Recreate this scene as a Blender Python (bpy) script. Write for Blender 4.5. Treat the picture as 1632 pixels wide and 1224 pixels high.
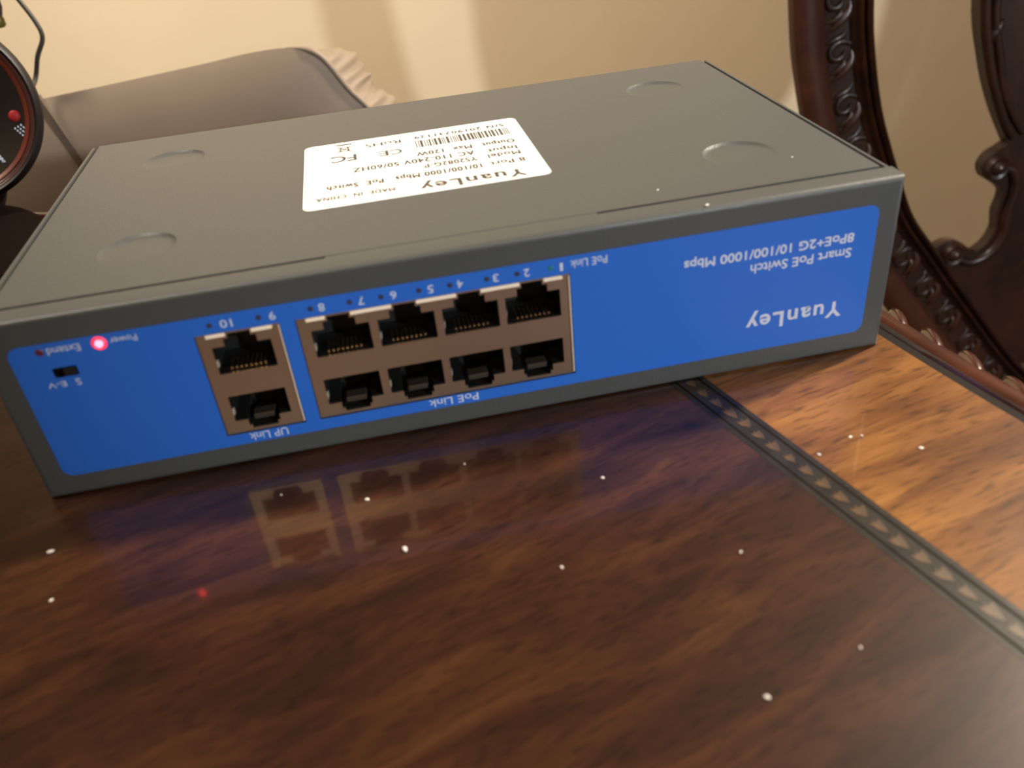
import bpy, bmesh, math, random
from mathutils import Vector, Matrix

# ------------------------------------------------------------------ clear
for o in list(bpy.data.objects):
    bpy.data.objects.remove(o)
scene = bpy.context.scene
COL = scene.collection
random.seed(7)
PI = math.pi

# ------------------------------------------------------------------ camera
cam_d = bpy.data.cameras.new('camera')
cam_d.sensor_width = 36.0
cam_d.lens = 1367.3 / 1632 * 36.0
cam_d.clip_start = 0.005
cam_d.dof.use_dof = True
cam_d.dof.focus_distance = 0.27
cam_d.dof.aperture_fstop = 15.0
cam = bpy.data.objects.new('camera', cam_d)
COL.objects.link(cam)
rt = Vector((0.97769761, -0.19021344, -0.08902938))
dn = Vector((-0.17873686, -0.53102726, -0.82828931))
fw = Vector((0.11027473, 0.82572932, -0.55318223))
cam.matrix_world = Matrix((
    (rt.x, -dn.x, -fw.x, 0.08489),
    (rt.y, -dn.y, -fw.y, -0.16518),
    (rt.z, -dn.z, -fw.z, 0.11908),
    (0, 0, 0, 1)))
scene.camera = cam

# ------------------------------------------------------------------ world, lights, exposure
w = bpy.data.worlds.new('world')
scene.world = w
w.use_nodes = True
bg = w.node_tree.nodes['Background']
bg.inputs[0].default_value = (1.0, 0.8, 0.6, 1)
bg.inputs[1].default_value = 0.02


def aim(o, target):
    d = Vector(target) - o.location
    o.rotation_euler = d.to_track_quat('-Z', 'Y').to_euler()


def light(name, kind, loc, target, energy, color, **kw):
    l = bpy.data.lights.new(name, kind)
    l.energy = energy
    l.color = color
    for k, v in kw.items():
        setattr(l, k, v)
    o = bpy.data.objects.new(name, l)
    COL.objects.link(o)
    o.location = loc
    aim(o, target)
    return o


# lamp to the right (casts the short shadow in front of the switch)
light('lamp_right', 'SPOT', (1.63, 0.51, 1.18), (0.16, -0.02, 0.0), 410, (1.0, 0.87, 0.70),
      spot_size=math.radians(44), spot_blend=0.7, shadow_soft_size=0.06)
# warm ceiling light up to the left of the camera
light('lamp_ceiling', 'SPOT', (-0.45, 0.15, 1.20), (0.50, 0.90, -0.35), 116, (1.0, 0.88, 0.73),
      spot_size=math.radians(76), spot_blend=0.9, shadow_soft_size=0.15)
# cooler daylight from the front right (casts the chair's shadow on the wall)
light('window_light', 'SPOT', (0.90, -1.03, 0.36), (0.10, 0.9, -0.10), 60, (0.88, 0.95, 1.0),
      spot_size=math.radians(40), spot_blend=0.35, shadow_soft_size=0.025)

# added area light: warm fill and a highlight on the port shields
light('ceiling_fixture', 'AREA', (-0.34, -1.90, 1.72), (-0.34, -1.90, 0.0), 12, (1.0, 0.82, 0.58),
      shape='DISK', size=0.6)

vs = scene.view_settings
vs.view_transform = 'Standard'
vs.look = 'None'
vs.gamma = 1.0
vs.use_curve_mapping = False
vs.exposure = 0.0


# ------------------------------------------------------------------ materials
def mat(name, color, rough=0.5, metal=0.0, spec=0.5, coat=0.0, coat_rough=0.05,
        var=0.0, var_scale=40.0, bump=0.0, bump_scale=800.0, emit=None, emit_s=0.0):
    m = bpy.data.materials.new(name)
    m.use_nodes = True
    nt = m.node_tree
    b = nt.nodes['Principled BSDF']
    b.inputs['Base Color'].default_value = (*color, 1)
    b.inputs['Roughness'].default_value = rough
    b.inputs['Metallic'].default_value = metal
    b.inputs['Specular IOR Level'].default_value = spec
    b.inputs['Coat Weight'].default_value = coat
    b.inputs['Coat Roughness'].default_value = coat_rough
    if emit:
        b.inputs['Emission Color'].default_value = (*emit, 1)
        b.inputs['Emission Strength'].default_value = emit_s
    tc = nt.nodes.new('ShaderNodeTexCoord')
    if var > 0:
        n = nt.nodes.new('ShaderNodeTexNoise')
        n.inputs['Scale'].default_value = var_scale
        n.inputs['Detail'].default_value = 5
        nt.links.new(tc.outputs['Object'], n.inputs['Vector'])
        r = nt.nodes.new('ShaderNodeValToRGB')
        r.color_ramp.elements[0].position = 0.3
        r.color_ramp.elements[1].position = 0.7
        r.color_ramp.elements[0].color = (*[c * (1 - var) for c in color], 1)
        r.color_ramp.elements[1].color = (*[min(1, c * (1 + var)) for c in color], 1)
        nt.links.new(n.outputs['Fac'], r.inputs[0])
        nt.links.new(r.outputs[0], b.inputs['Base Color'])
    if bump > 0:
        n = nt.nodes.new('ShaderNodeTexNoise')
        n.inputs['Scale'].default_value = bump_scale
        n.inputs['Detail'].default_value = 4
        nt.links.new(tc.outputs['Object'], n.inputs['Vector'])
        bp = nt.nodes.new('ShaderNodeBump')
        bp.inputs['Strength'].default_value = bump
        bp.inputs['Distance'].default_value = 0.0004
        nt.links.new(n.outputs['Fac'], bp.inputs['Height'])
        nt.links.new(bp.outputs[0], b.inputs['Normal'])
    return m


def wood(name, stops, angle=13.0, scale=(14, 110, 60), rough=0.3, coat=0.6, coat_rough=0.07,
         patch=0.5, pores=0.5, spec=0.5, seed=0.0):
    """procedural wood: streaked noise along a grain direction, patches and fine dark pores"""
    m = bpy.data.materials.new(name)
    m.use_nodes = True
    nt = m.node_tree
    L = nt.links.new
    b = nt.nodes['Principled BSDF']
    tc = nt.nodes.new('ShaderNodeTexCoord')
    mp = nt.nodes.new('ShaderNodeMapping')
    mp.inputs['Rotation'].default_value = (0, 0, -math.radians(angle))
    mp.inputs['Location'].default_value = (seed, seed * 1.7, seed)
    L(tc.outputs['Object'], mp.inputs['Vector'])
    sc = nt.nodes.new('ShaderNodeVectorMath')
    sc.operation = 'MULTIPLY'
    sc.inputs[1].default_value = scale
    L(mp.outputs[0], sc.inputs[0])
    n1 = nt.nodes.new('ShaderNodeTexNoise')
    n1.inputs['Scale'].default_value = 1.0
    n1.inputs['Detail'].default_value = 7
    n1.inputs['Roughness'].default_value = 0.6
    n1.inputs['Distortion'].default_value = 0.8
    L(sc.outputs[0], n1.inputs['Vector'])
    n2 = nt.nodes.new('ShaderNodeTexNoise')
    n2.inputs['Scale'].default_value = 22.0
    n2.inputs['Detail'].default_value = 3
    L(mp.outputs[0], n2.inputs['Vector'])
    sc3 = nt.nodes.new('ShaderNodeVectorMath')
    sc3.operation = 'MULTIPLY'
    sc3.inputs[1].default_value = (scale[0] * 9, scale[1] * 10, 200)
    L(mp.outputs[0], sc3.inputs[0])
    n3 = nt.nodes.new('ShaderNodeTexNoise')
    n3.inputs['Scale'].default_value = 1.0
    n3.inputs['Detail'].default_value = 3
    L(sc3.outputs[0], n3.inputs['Vector'])
    mx = nt.nodes.new('ShaderNodeMix')
    mx.inputs[0].default_value = patch
    L(n1.outputs['Fac'], mx.inputs[2])
    L(n2.outputs['Fac'], mx.inputs[3])
    r = nt.nodes.new('ShaderNodeValToRGB')
    el = r.color_ramp.elements
    while len(el) < len(stops):
        el.new(0.5)
    for e, (p, c) in zip(el, stops):
        e.position = p
        e.color = (*c, 1)
    L(mx.outputs[0], r.inputs[0])
    pr = nt.nodes.new('ShaderNodeMapRange')
    pr.inputs['From Min'].default_value = 0.33
    pr.inputs['From Max'].default_value = 0.47
    pr.inputs['To Min'].default_value = 1.0 - pores
    pr.inputs['To Max'].default_value = 1.0
    L(n3.outputs['Fac'], pr.inputs['Value'])
    mu = nt.nodes.new('ShaderNodeMix')
    mu.data_type = 'RGBA'
    mu.blend_type = 'MULTIPLY'
    mu.inputs[0].default_value = 1.0
    L(r.outputs[0], mu.inputs[6])
    L(pr.outputs[0], mu.inputs[7])
    L(mu.outputs[2], b.inputs['Base Color'])
    b.inputs['Roughness'].default_value = rough
    b.inputs['Specular IOR Level'].default_value = spec
    b.inputs['Coat Weight'].default_value = coat
    b.inputs['Coat Roughness'].default_value = coat_rough
    bp = nt.nodes.new('ShaderNodeBump')
    bp.inputs['Strength'].default_value = 0.06
    bp.inputs['Distance'].default_value = 0.0003
    L(n1.outputs['Fac'], bp.inputs['Height'])
    L(bp.outputs[0], b.inputs['Normal'])
    return m


M = {}
M['wall'] = mat('wall_paint', (0.80, 0.655, 0.45), 0.75, var=0.03, var_scale=6, bump=0.5, bump_scale=120, spec=0.2)
M['ceiling'] = mat('ceiling_paint', (0.75, 0.68, 0.58), 0.8)
M['floor'] = mat('floor_boards', (0.16, 0.09, 0.05), 0.4, var=0.3, var_scale=8)
M['gray'] = mat('grey_powder_coat', (0.060, 0.063, 0.062), 0.42, bump=0.22, bump_scale=1900, spec=0.45)
M['gray_in'] = mat('dark_seam', (0.02, 0.02, 0.02), 0.6)
M['blue'] = mat('blue_panel_film', (0.022, 0.125, 0.53), 0.38, spec=0.35)
M['print'] = mat('white_print', (0.52, 0.56, 0.68), 0.5)
M['nickel'] = mat('nickel_shield', (0.62, 0.48, 0.37), 0.33, metal=0.95, bump=0.05, bump_scale=300)
M['tin'] = mat('bright_tin', (0.92, 0.80, 0.66), 0.45, metal=0.35)
M['black'] = mat('black_plastic', (0.008, 0.008, 0.008), 0.45)
M['latch'] = mat('brown_latch_plastic', (0.030, 0.023, 0.017), 0.45)
M['gold'] = mat('gold_contact', (0.95, 0.78, 0.45), 0.25, metal=1.0)
M['led_on'] = mat('red_led_lit', (0.8, 0.05, 0.05), 0.3, emit=(1.0, 0.045, 0.075), emit_s=16)
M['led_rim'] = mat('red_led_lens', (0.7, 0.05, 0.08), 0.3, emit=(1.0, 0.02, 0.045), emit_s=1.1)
M['led_off'] = mat('dark_led', (0.035, 0.035, 0.075), 0.3)
M['led_offred'] = mat('dark_red_led', (0.10, 0.022, 0.035), 0.3)
M['led_green'] = mat('dim_green_led', (0.02, 0.16, 0.17), 0.3)
M['paper'] = mat('white_label_paper', (0.74, 0.72, 0.68), 0.5, spec=0.3)
M['ink'] = mat('grey_ink', (0.055, 0.045, 0.04), 0.6)
M['ink_soft'] = mat('faint_ink', (0.045, 0.035, 0.027), 0.6)
M['field'] = wood('field_veneer_wood', [(0.32, (0.008, 0.0022, 0.0012)), (0.46, (0.024, 0.0070, 0.0026)),
                                        (0.57, (0.042, 0.0135, 0.0045)), (0.70, (0.070, 0.025, 0.008))],
                  patch=0.30, pores=0.55, angle=18, scale=(24, 120, 60), spec=0.34, rough=0.36, coat=0.5)
M['border'] = wood('border_veneer_wood', [(0.28, (0.030, 0.010, 0.004)), (0.45, (0.110, 0.040, 0.010)),
                                          (0.58, (0.200, 0.083, 0.020)), (0.72, (0.300, 0.135, 0.033))],
                   patch=0.4, pores=0.55, scale=(16, 120, 60), seed=0.6, spec=0.25, rough=0.36, coat=0.4)
M['bandwood'] = mat('dark_inlay_wood', (0.013, 0.0095, 0.006), 0.4, coat=0.25, spec=0.3, var=0.5, var_scale=160)
M['leafwood'] = mat('gold_inlay_wood', (0.066, 0.034, 0.011), 0.4, coat=0.25, var=0.5, var_scale=250)
M['edge'] = mat('carved_edge_wood', (0.055, 0.017, 0.009), 0.25, coat=0.9, coat_rough=0.08, var=0.3, var_scale=90)
M['groove'] = mat('groove_wood', (0.007, 0.004, 0.003), 0.6, spec=0.06)
M['chair'] = wood('carved_chair_wood', [(0.3, (0.008, 0.0026, 0.0014)), (0.5, (0.020, 0.0062, 0.0025)),
                                        (0.7, (0.038, 0.012, 0.0042))], angle=80, scale=(8, 60, 60),
                  rough=0.45, coat=0.22, coat_rough=0.22, pores=0.2, spec=0.3)
M['chair_red'] = wood('red_chair_wood', [(0.3, (0.022, 0.0052, 0.0022)), (0.5, (0.040, 0.010, 0.004)),
                                         (0.7, (0.062, 0.017, 0.007))], angle=80, scale=(8, 60, 60),
                      rough=0.5, coat=0.15, coat_rough=0.3, pores=0.2, spec=0.25)
M['fabric'] = mat('dark_seat_fabric', (0.07, 0.03, 0.02), 0.8, var=0.3, var_scale=60)
M['leather'] = mat('taupe_leather', (0.185, 0.140, 0.102), 0.5, spec=0.35, var=0.06, var_scale=20, bump=0.12, bump_scale=500)
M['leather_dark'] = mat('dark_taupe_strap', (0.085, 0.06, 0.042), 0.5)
M['dev'] = mat('black_device_plastic', (0.009, 0.006, 0.006), 0.5, spec=0.3)
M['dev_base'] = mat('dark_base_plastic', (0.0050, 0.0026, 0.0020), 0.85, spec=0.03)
M['dev_gloss'] = mat('glossy_dark_face', (0.008, 0.007, 0.007), 0.2, coat=0.3, spec=0.25)
M['dev_red'] = mat('dark_red_rim', (0.095, 0.016, 0.007), 0.4, coat=0.2)
M['dev_maroon'] = mat('maroon_rim', (0.045, 0.012, 0.010), 0.3, coat=0.5)
M['dev_button'] = mat('red_button', (0.27, 0.012, 0.014), 0.5, spec=0.2)
M['cable'] = mat('dark_cable', (0.030, 0.024, 0.018), 0.5)
M['plug_brown'] = mat('brown_plug', (0.05, 0.032, 0.025), 0.4)
M['olive'] = mat('olive_tip', (0.13, 0.10, 0.015), 0.4)
M['lint'] = mat('pale_lint', (0.72, 0.68, 0.62), 0.8)


# ------------------------------------------------------------------ helpers
def add(name, bm, m, parent=None, smooth=None, loc=None):
    me = bpy.data.meshes.new(name)
    bmesh.ops.recalc_face_normals(bm, faces=bm.faces)
    bm.to_mesh(me)
    bm.free()
    if m is not None:
        me.materials.append(m)
    if smooth is not None:
        for p in me.polygons:
            p.use_smooth = True
        me.set_sharp_from_angle(angle=math.radians(smooth))
    o = bpy.data.objects.new(name, me)
    COL.objects.link(o)
    if loc is not None:
        o.location = loc
    if parent is not None:
        o.parent = parent
    return o


def tag(o, label=None, cat=None, group=None, kind=None):
    if label:
        o['label'] = label
    if cat:
        o['category'] = cat
    if group:
        o['group'] = group
    if kind:
        o['kind'] = kind
    return o


def empty(name, loc=(0, 0, 0)):
    o = bpy.data.objects.new(name, None)
    o.empty_display_size = 0.02
    COL.objects.link(o)
    o.location = loc
    return o


def box(bm, x0, x1, y0, y1, z0, z1):
    r = bmesh.ops.create_cube(bm, size=1.0)
    for v in r['verts']:
        v.co = Vector(((x0 + x1) / 2 + v.co.x * (x1 - x0), (y0 + y1) / 2 + v.co.y * (y1 - y0),
                       (z0 + z1) / 2 + v.co.z * (z1 - z0)))
    return r['verts']


def bevel_all(bm, w, seg=2):
    bmesh.ops.bevel(bm, geom=list(bm.edges), offset=w, segments=seg, affect='EDGES', profile=0.5)


def plate(bm, outer, holes, fmap, depth):
    """flat plate with holes: 2d loops -> 3d through fmap, then thickened by the vector depth"""
    edges = []
    for lp in [outer] + holes:
        vs_ = [bm.verts.new(fmap(*p)) for p in lp]
        for i in range(len(vs_)):
            edges.append(bm.edges.new((vs_[i], vs_[(i + 1) % len(vs_)])))
    r = bmesh.ops.triangle_fill(bm, use_beauty=True, use_dissolve=False, edges=edges)
    faces = [g for g in r['geom'] if isinstance(g, bmesh.types.BMFace)]
    if depth is not None:
        ex = bmesh.ops.extrude_face_region(bm, geom=faces, use_keep_orig=True)
        for g in ex['geom']:
            if isinstance(g, bmesh.types.BMVert):
                g.co += Vector(depth)
    return faces


def rrect(x0, x1, y0, y1, r, n=6):
    pts = []
    for cx, cy, a0 in ((x1 - r, y0 + r, -90), (x1 - r, y1 - r, 0), (x0 + r, y1 - r, 90), (x0 + r, y0 + r, 180)):
        for i in range(n + 1):
            a = math.radians(a0 + 90 * i / n)
            pts.append((cx + r * math.cos(a), cy + r * math.sin(a)))
    return pts


def circle(cx, cy, r, n=32):
    return [(cx + r * math.cos(2 * PI * i / n), cy + r * math.sin(2 * PI * i / n)) for i in range(n)]


def catmull(pts, n=8, closed=False):
    pts = [Vector(p) for p in pts]
    out = []
    N = len(pts)
    rng = range(N) if closed else range(N - 1)
    for i in rng:
        if closed:
            p0, p1, p2, p3 = pts[i - 1], pts[i], pts[(i + 1) % N], pts[(i + 2) % N]
        else:
            p0 = pts[max(i - 1, 0)]
            p1, p2 = pts[i], pts[i + 1]
            p3 = pts[min(i + 2, N - 1)]
        for k in range(n):
            t = k / n
            out.append(0.5 * ((2 * p1) + (-p0 + p2) * t + (2 * p0 - 5 * p1 + 4 * p2 - p3) * t * t
                              + (-p0 + 3 * p1 - 3 * p2 + p3) * t ** 3))
    if not closed:
        out.append(pts[-1])
    return out


def tube(bm, pts, rad, seg=10, cap=True):
    pts = [Vector(p) for p in pts]
    rings = []
    prev = None
    for i, p in enumerate(pts):
        t = (pts[min(i + 1, len(pts) - 1)] - pts[max(i - 1, 0)]).normalized()
        if prev is None:
            a = Vector((0, 0, 1)) if abs(t.z) < 0.9 else Vector((1, 0, 0))
            nrm = t.cross(a).normalized()
        else:
            nrm = (prev - t * prev.dot(t)).normalized()
        prev = nrm
        bn = t.cross(nrm)
        r = rad(i / (len(pts) - 1)) if callable(rad) else rad
        rings.append([bm.verts.new(p + (nrm * math.cos(2 * PI * k / seg) + bn * math.sin(2 * PI * k / seg)) * r)
                      for k in range(seg)])
    for a, b in zip(rings[:-1], rings[1:]):
        for k in range(seg):
            bm.faces.new((a[k], a[(k + 1) % seg], b[(k + 1) % seg], b[k]))
    if cap:
        bm.faces.new(rings[0][::-1])
        bm.faces.new(rings[-1])


def lathe(bm, prof, mtx=Matrix(), seg=40, cap0=True, cap1=True):
    rings = []
    for r, h in prof:
        rings.append([bm.verts.new(mtx @ Vector((r * math.cos(2 * PI * k / seg), r * math.sin(2 * PI * k / seg), h)))
                      for k in range(seg)])
    for a, b in zip(rings[:-1], rings[1:]):
        for k in range(seg):
            bm.faces.new((a[k], a[(k + 1) % seg], b[(k + 1) % seg], b[k]))
    if cap0:
        bm.faces.new(rings[0][::-1])
    if cap1:
        bm.faces.new(rings[-1])


def sweep_ring(bm, path, section, fmap, closed=True):
    """path: 2d points; section: list of (offset along outward normal, depth); fmap(x, z, depth)"""
    N = len(path)
    rings = []
    for i in range(N):
        a = path[i - 1] if (closed or i > 0) else path[0]
        b = path[(i + 1) % N] if (closed or i < N - 1) else path[-1]
        t = (b - a).normalized()
        n = Vector((t.y, -t.x))
        rings.append([bm.verts.new(fmap(path[i].x + n.x * o, path[i].y + n.y * o, d)) for o, d in section])
    S = len(section)
    for i in range(N if closed else N - 1):
        A, B = rings[i], rings[(i + 1) % N]
        for k in range(S):
            bm.faces.new((A[k], A[(k + 1) % S], B[(k + 1) % S], B[k]))
    if not closed:
        bm.faces.new(rings[0][::-1])
        bm.faces.new(rings[-1])


def text_mesh(body, w, h, bold=0.0, thick=0.00004, spacing=1.0):
    """lettering as a mesh, bbox centred on the origin, w x h in metres, in the xy plane"""
    cu = bpy.data.curves.new('lettering', 'FONT')
    cu.body = body
    cu.size = 1.0
    cu.offset = bold
    cu.space_character = spacing
    cu.resolution_u = 3
    ob = bpy.data.objects.new('lettering', cu)
    COL.objects.link(ob)
    dg = bpy.context.evaluated_depsgraph_get()
    ev = ob.evaluated_get(dg)
    me = bpy.data.meshes.new_from_object(ev)
    bpy.data.objects.remove(ob)
    xs = [v.co.x for v in me.vertices]
    ys = [v.co.y for v in me.vertices]
    cx, cy = (min(xs) + max(xs)) / 2, (min(ys) + max(ys)) / 2
    sx, sy = w / (max(xs) - min(xs)), h / (max(ys) - min(ys))
    for v in me.vertices:
        v.co = Vector(((v.co.x - cx) * sx, (v.co.y - cy) * sy, 0))
    bm = bmesh.new()
    bm.from_mesh(me)
    if bold == 0.0:                  # thicken thin strokes by a doubled impression
        e = 0.022 * h
        for v in bm.verts:
            v.co += Vector((-e, -e, 0))
        for dx, dy, dz in ((e, -e, 5e-6), (e, e, 10e-6), (-e, e, 15e-6)):
            n0 = len(bm.verts)
            bm.from_mesh(me)
            bm.verts.ensure_lookup_table()
            for v in bm.verts[n0:]:
                v.co += Vector((dx, dy, dz))
    bpy.data.meshes.remove(me)
    return bm


def xform(bm, m):
    bmesh.ops.transform(bm, matrix=m, verts=bm.verts)
    return bm


# ------------------------------------------------------------------ the room
FZ = -0.77
WY = 0.90
def slab(name, *a, m='wall'):
    bm = bmesh.new()
    box(bm, *a)
    return tag(add(name, bm, M[m]), kind='structure')

slab('wall_back', -2.2, 2.4, WY, WY + 0.1, FZ, 1.75)
slab('wall_left', -2.3, -2.2, -2.6, WY + 0.1, FZ, 1.75)
slab('wall_right', 2.4, 2.5, -2.6, WY + 0.1, FZ, 1.75)
slab('wall_front', -2.3, 2.5, -2.7, -2.6, FZ, 1.75)
slab('ceiling', -2.3, 2.5, -2.7, WY + 0.1, 1.75, 1.85, m='ceiling')
slab('floor', -2.3, 2.5, -2.7, WY + 0.1, FZ - 0.1, FZ, m='floor')

# ------------------------------------------------------------------ the table
table = tag(empty('dining_table', (-0.25, -0.25, FZ)),
            'dark glossy wooden table with inlaid band and carved edge under the network switch', 'table')
def tpar(o):
    o.parent = table
    o.matrix_parent_inverse = Matrix.Translation((0.25, 0.25, -FZ))
    return o

edge_ctrl = [(0.33, -0.62), (0.285, -0.30), (0.250, -0.15), (0.2325, -0.075), (0.2205, -0.025), (0.2125, 0.0167),
             (0.207, 0.055), (0.200, 0.092), (0.186, 0.125), (0.15, 0.150), (0.10, 0.166), (0.0, 0.189),
             (-0.052, 0.203), (-0.0755, 0.2205), (-0.12, 0.236), (-0.30, 0.250), (-0.75, 0.270)]
edge = catmull(edge_ctrl, 10)
def norm2(path, i):
    t = (path[min(i + 1, len(path) - 1)] - path[max(i - 1, 0)]).normalized()
    return Vector((t.y, -t.x))      # points outwards (path runs anticlockwise)
def off(path, d):
    return [path[i] + norm2(path, i) * d for i in range(len(path))]

rail_in = off(edge, -0.0072)        # where the flat top ends and the carved edge begins
groove_in = off(edge, -0.0115)
# band inlay: straight run beside the right edge
bdir = Vector((0.0097, -0.0342)).normalized()
b0 = Vector((0.1545, -0.0159))
def bpt(s, n):                       # s along the band towards the viewer, n towards the edge
    return b0 + bdir * s + Vector((-bdir.y, bdir.x)) * n
BW = 0.0043
TH = 0.028

def tri_plate(name, loop, m, z0, z1):
    bm = bmesh.new()
    plate(bm, [(p[0], p[1]) for p in loop], [], lambda x, y: Vector((x, y, z1)), (0, 0, z0 - z1))
    return tpar(add(name, bm, M[m]))

sA, sB = -0.16, 0.62
# index range of the outline that borders the right-hand strip
hi = min(range(len(groove_in)), key=lambda i: (groove_in[i] - bpt(sA, 0.0)).length)
lo_i = 0
bl = [groove_in[i] for i in range(lo_i, hi + 1)]
border = [tuple(p) for p in bl] + [tuple(bpt(sA, BW)), tuple(bpt(sB, BW))]
tri_plate('border_veneer', border, 'border', -TH, 0.0)
field = [tuple(bpt(sB, -BW)), tuple(bpt(sA, -BW))] + [tuple(p) for p in groove_in[hi + 1:]] + [(-0.75, -0.60)]
tri_plate('field_veneer', field, 'field', -TH, 0.0)
band = [bpt(sB, -BW), bpt(sB, BW), bpt(sA, BW), bpt(sA, -BW)]
tri_plate('inlay_band', [tuple(p) for p in band], 'bandwood', -TH, 0.00003)
# thin lighter stringing lines along the band
for n0 in (-0.0030, 0.0024):
    lp = [bpt(sB, n0), bpt(sB, n0 + 0.0006), bpt(sA, n0 + 0.0006), bpt(sA, n0)]
    bm = bmesh.new()
    plate(bm, [tuple(p) for p in lp], [], lambda x, y: Vector((x, y, 0.00006)), (0, 0, -0.0003))
    tpar(add('inlay_line', bm, M['groove']))
# row of arrowhead leaves in the band
leaf_me = None
s = -0.02
while s < 0.20:
    if leaf_me is None:
        bm = bmesh.new()
        pts = [(-0.0022, 0.0002), (-0.0010, 0.0003), (-0.0014, 0.0017), (0.0006, 0.0011), (0.0023, 0.0001),
               (0.0004, -0.0010), (-0.0016, -0.0013), (-0.0010, -0.0003)]
        plate(bm, pts, [], lambda x, y: Vector((x, y, 0.0)), (0, 0, -0.0002))
        o = tpar(add('inlay_leaf', bm, M['leafwood']))
        leaf_me = o.data
    else:
        o = bpy.data.objects.new('inlay_leaf', leaf_me)
        COL.objects.link(o)
        tpar(o)
    q = bpt(s, random.uniform(-0.0002, 0.0002))
    o.location = (q.x, q.y, 0.0001)
    o.scale = (random.uniform(0.8, 1.15), random.uniform(0.75, 1.1), 1.0)
    o.rotation_euler = (0, 0, math.atan2(bdir.y, bdir.x) + random.uniform(-0.15, 0.15))
    s += 0.0049
# dark sunk line between top and carved edge, and the edge core
def ribbon(name, pin, pout, m, z0, zi, zo):
    bm = bmesh.new()
    A = [bm.verts.new((p.x, p.y, zi)) for p in pin]
    B = [bm.verts.new((p.x, p.y, zo)) for p in pout]
    C = [bm.verts.new((p.x, p.y, z0)) for p in pout]
    D = [bm.verts.new((p.x, p.y, z0)) for p in pin]
    for i in range(len(pin) - 1):
        bm.faces.new((A[i], A[i + 1], B[i + 1], B[i]))
        bm.faces.new((B[i], B[i + 1], C[i + 1], C[i]))
        bm.faces.new((C[i], C[i + 1], D[i + 1], D[i]))
        bm.faces.new((D[i], D[i + 1], A[i + 1], A[i]))
    return tpar(add(name, bm, M[m], smooth=40))
ribbon('edge_groove', groove_in, rail_in, 'groove', -TH, -0.0002, -0.0014)
# rounded edge moulding
bm = bmesh.new()
mould = [(-0.0072, -0.0012), (-0.0060, -0.0004), (-0.0040, -0.0001), (-0.0015, -0.0007), (0.0008, -0.0022),
         (0.0025, -0.0045), (0.0033, -0.0075), (0.0028, -0.0105), (0.0010, -0.0130), (-0.0010, -0.0140), (-0.0010, -TH), (-0.0072, -TH)]
sweep_ring(bm, [Vector(p) for p in edge], mould, lambda x, y, d: Vector((x, y, d)), closed=False)
tpar(add('edge_moulding', bm, M['edge'], smooth=60))
# carved lobes along the edge
lobe_me = None
acc = 0.0
for i in range(8, 92):
    seg = (edge[i + 1] - edge[i]).length
    acc += seg
    if acc < 0.0112:
        continue
    acc = 0.0
    p = edge[i] + norm2(edge, i) * 0.0004
    if lobe_me is None:
        bm = bmesh.new()
        bmesh.ops.create_uvsphere(bm, u_segments=10, v_segments=7, radius=1.0)
        xform(bm, Matrix.Diagonal((0.0090, 0.0026, 0.0030, 1)))
        o = tpar(add('carved_lobe', bm, M['edge'], smooth=180))
        lobe_me = o.data
    else:
        o = bpy.data.objects.new('carved_lobe', lobe_me)
        COL.objects.link(o)
        tpar(o)
    n = norm2(edge, i)
    o.location = (p.x, p.y, -0.0036)
    o.rotation_euler = (Matrix.Rotation(math.atan2(n.y, n.x) + 1.0, 4, 'Z') @ Matrix.Rotation(0.12, 4, 'Y')).to_euler()
# pedestal
bm = bmesh.new()
lathe(bm, [(0.20, FZ + 0.04), (0.09, FZ + 0.09), (0.06, FZ + 0.16), (0.085, FZ + 0.30), (0.05, FZ + 0.42),
           (0.075, FZ + 0.56), (0.055, FZ + 0.66), (0.13, -TH - 0.001)], Matrix.Translation((-0.25, -0.25, 0)), 28)
tpar(add('pedestal', bm, M['chair'], smooth=40))
for k in range(4):
    a = math.radians(45 + 90 * k)
    bm = bmesh.new()
    d = Vector((math.cos(a), math.sin(a), 0))
    c = Vector((-0.25, -0.25, 0))
    tube(bm, [c + d * 0.05 + Vector((0, 0, FZ + 0.12)), c + d * 0.2 + Vector((0, 0, FZ + 0.09)),
              c + d * 0.33 + Vector((0, 0, FZ + 0.03)), c + d * 0.40 + Vector((0, 0, FZ + 0.022))], 0.022, 10)
    tpar(add('pedestal_foot', bm, M['chair'], smooth=60))

# ------------------------------------------------------------------ the network switch (mm)
W_, D_, H_ = 200.0, 118.2, 44.32
K = 0.001
sw = tag(empty('network_switch'),
         'grey metal network switch with blue front, lying upside down on the glossy table', 'network switch')
def f3(x, z, y=0.0):
    return Vector((x * K, y * K, z * K))

PB = [(41.7, 59.1), (62.6, 122.1)]       # port blocks, x ranges
PZ = (8.5, 34.2)
ports_up = [[50.4], [71.3, 85.5, 99.6, 113.6]]
slider = (12.4, 17.3, 30.3, 32.6)

# front shell: rounded rim, then face plate with cut-outs
bm = bmesh.new()
R = 1.3
rings = []
prof = [(R - R * math.sin(a), R - R * math.cos(a)) for a in [PI / 2 * i / 6 for i in range(7)]] + [(0, 6.2), (1.0, 6.2)]
for ins, y in prof:
    rings.append([bm.verts.new(f3(x, z, y)) for x, z in ((ins, ins), (W_ - ins, ins), (W_ - ins, H_ - ins), (ins, H_ - ins))])
for A, B in zip(rings[:-1], rings[1:]):
    for k in range(4):
        bm.faces.new((A[k], A[(k + 1) % 4], B[(k + 1) % 4], B[k]))
holes = [rrect(a - 0.3, b + 0.3, PZ[0] - 0.3, PZ[1] + 0.3, 0.3, 2) for a, b in PB] + [rrect(*slider, 0.3, 2)]
shell = add('front_shell', bm, M['gray'], sw, smooth=35)
bm = bmesh.new()
plate(bm, [(R, R), (W_ - R, R), (W_ - R, H_ - R), (R, H_ - R)], holes, lambda x, z: f3(x, z, 0), (0, 0.0010, 0))
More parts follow.
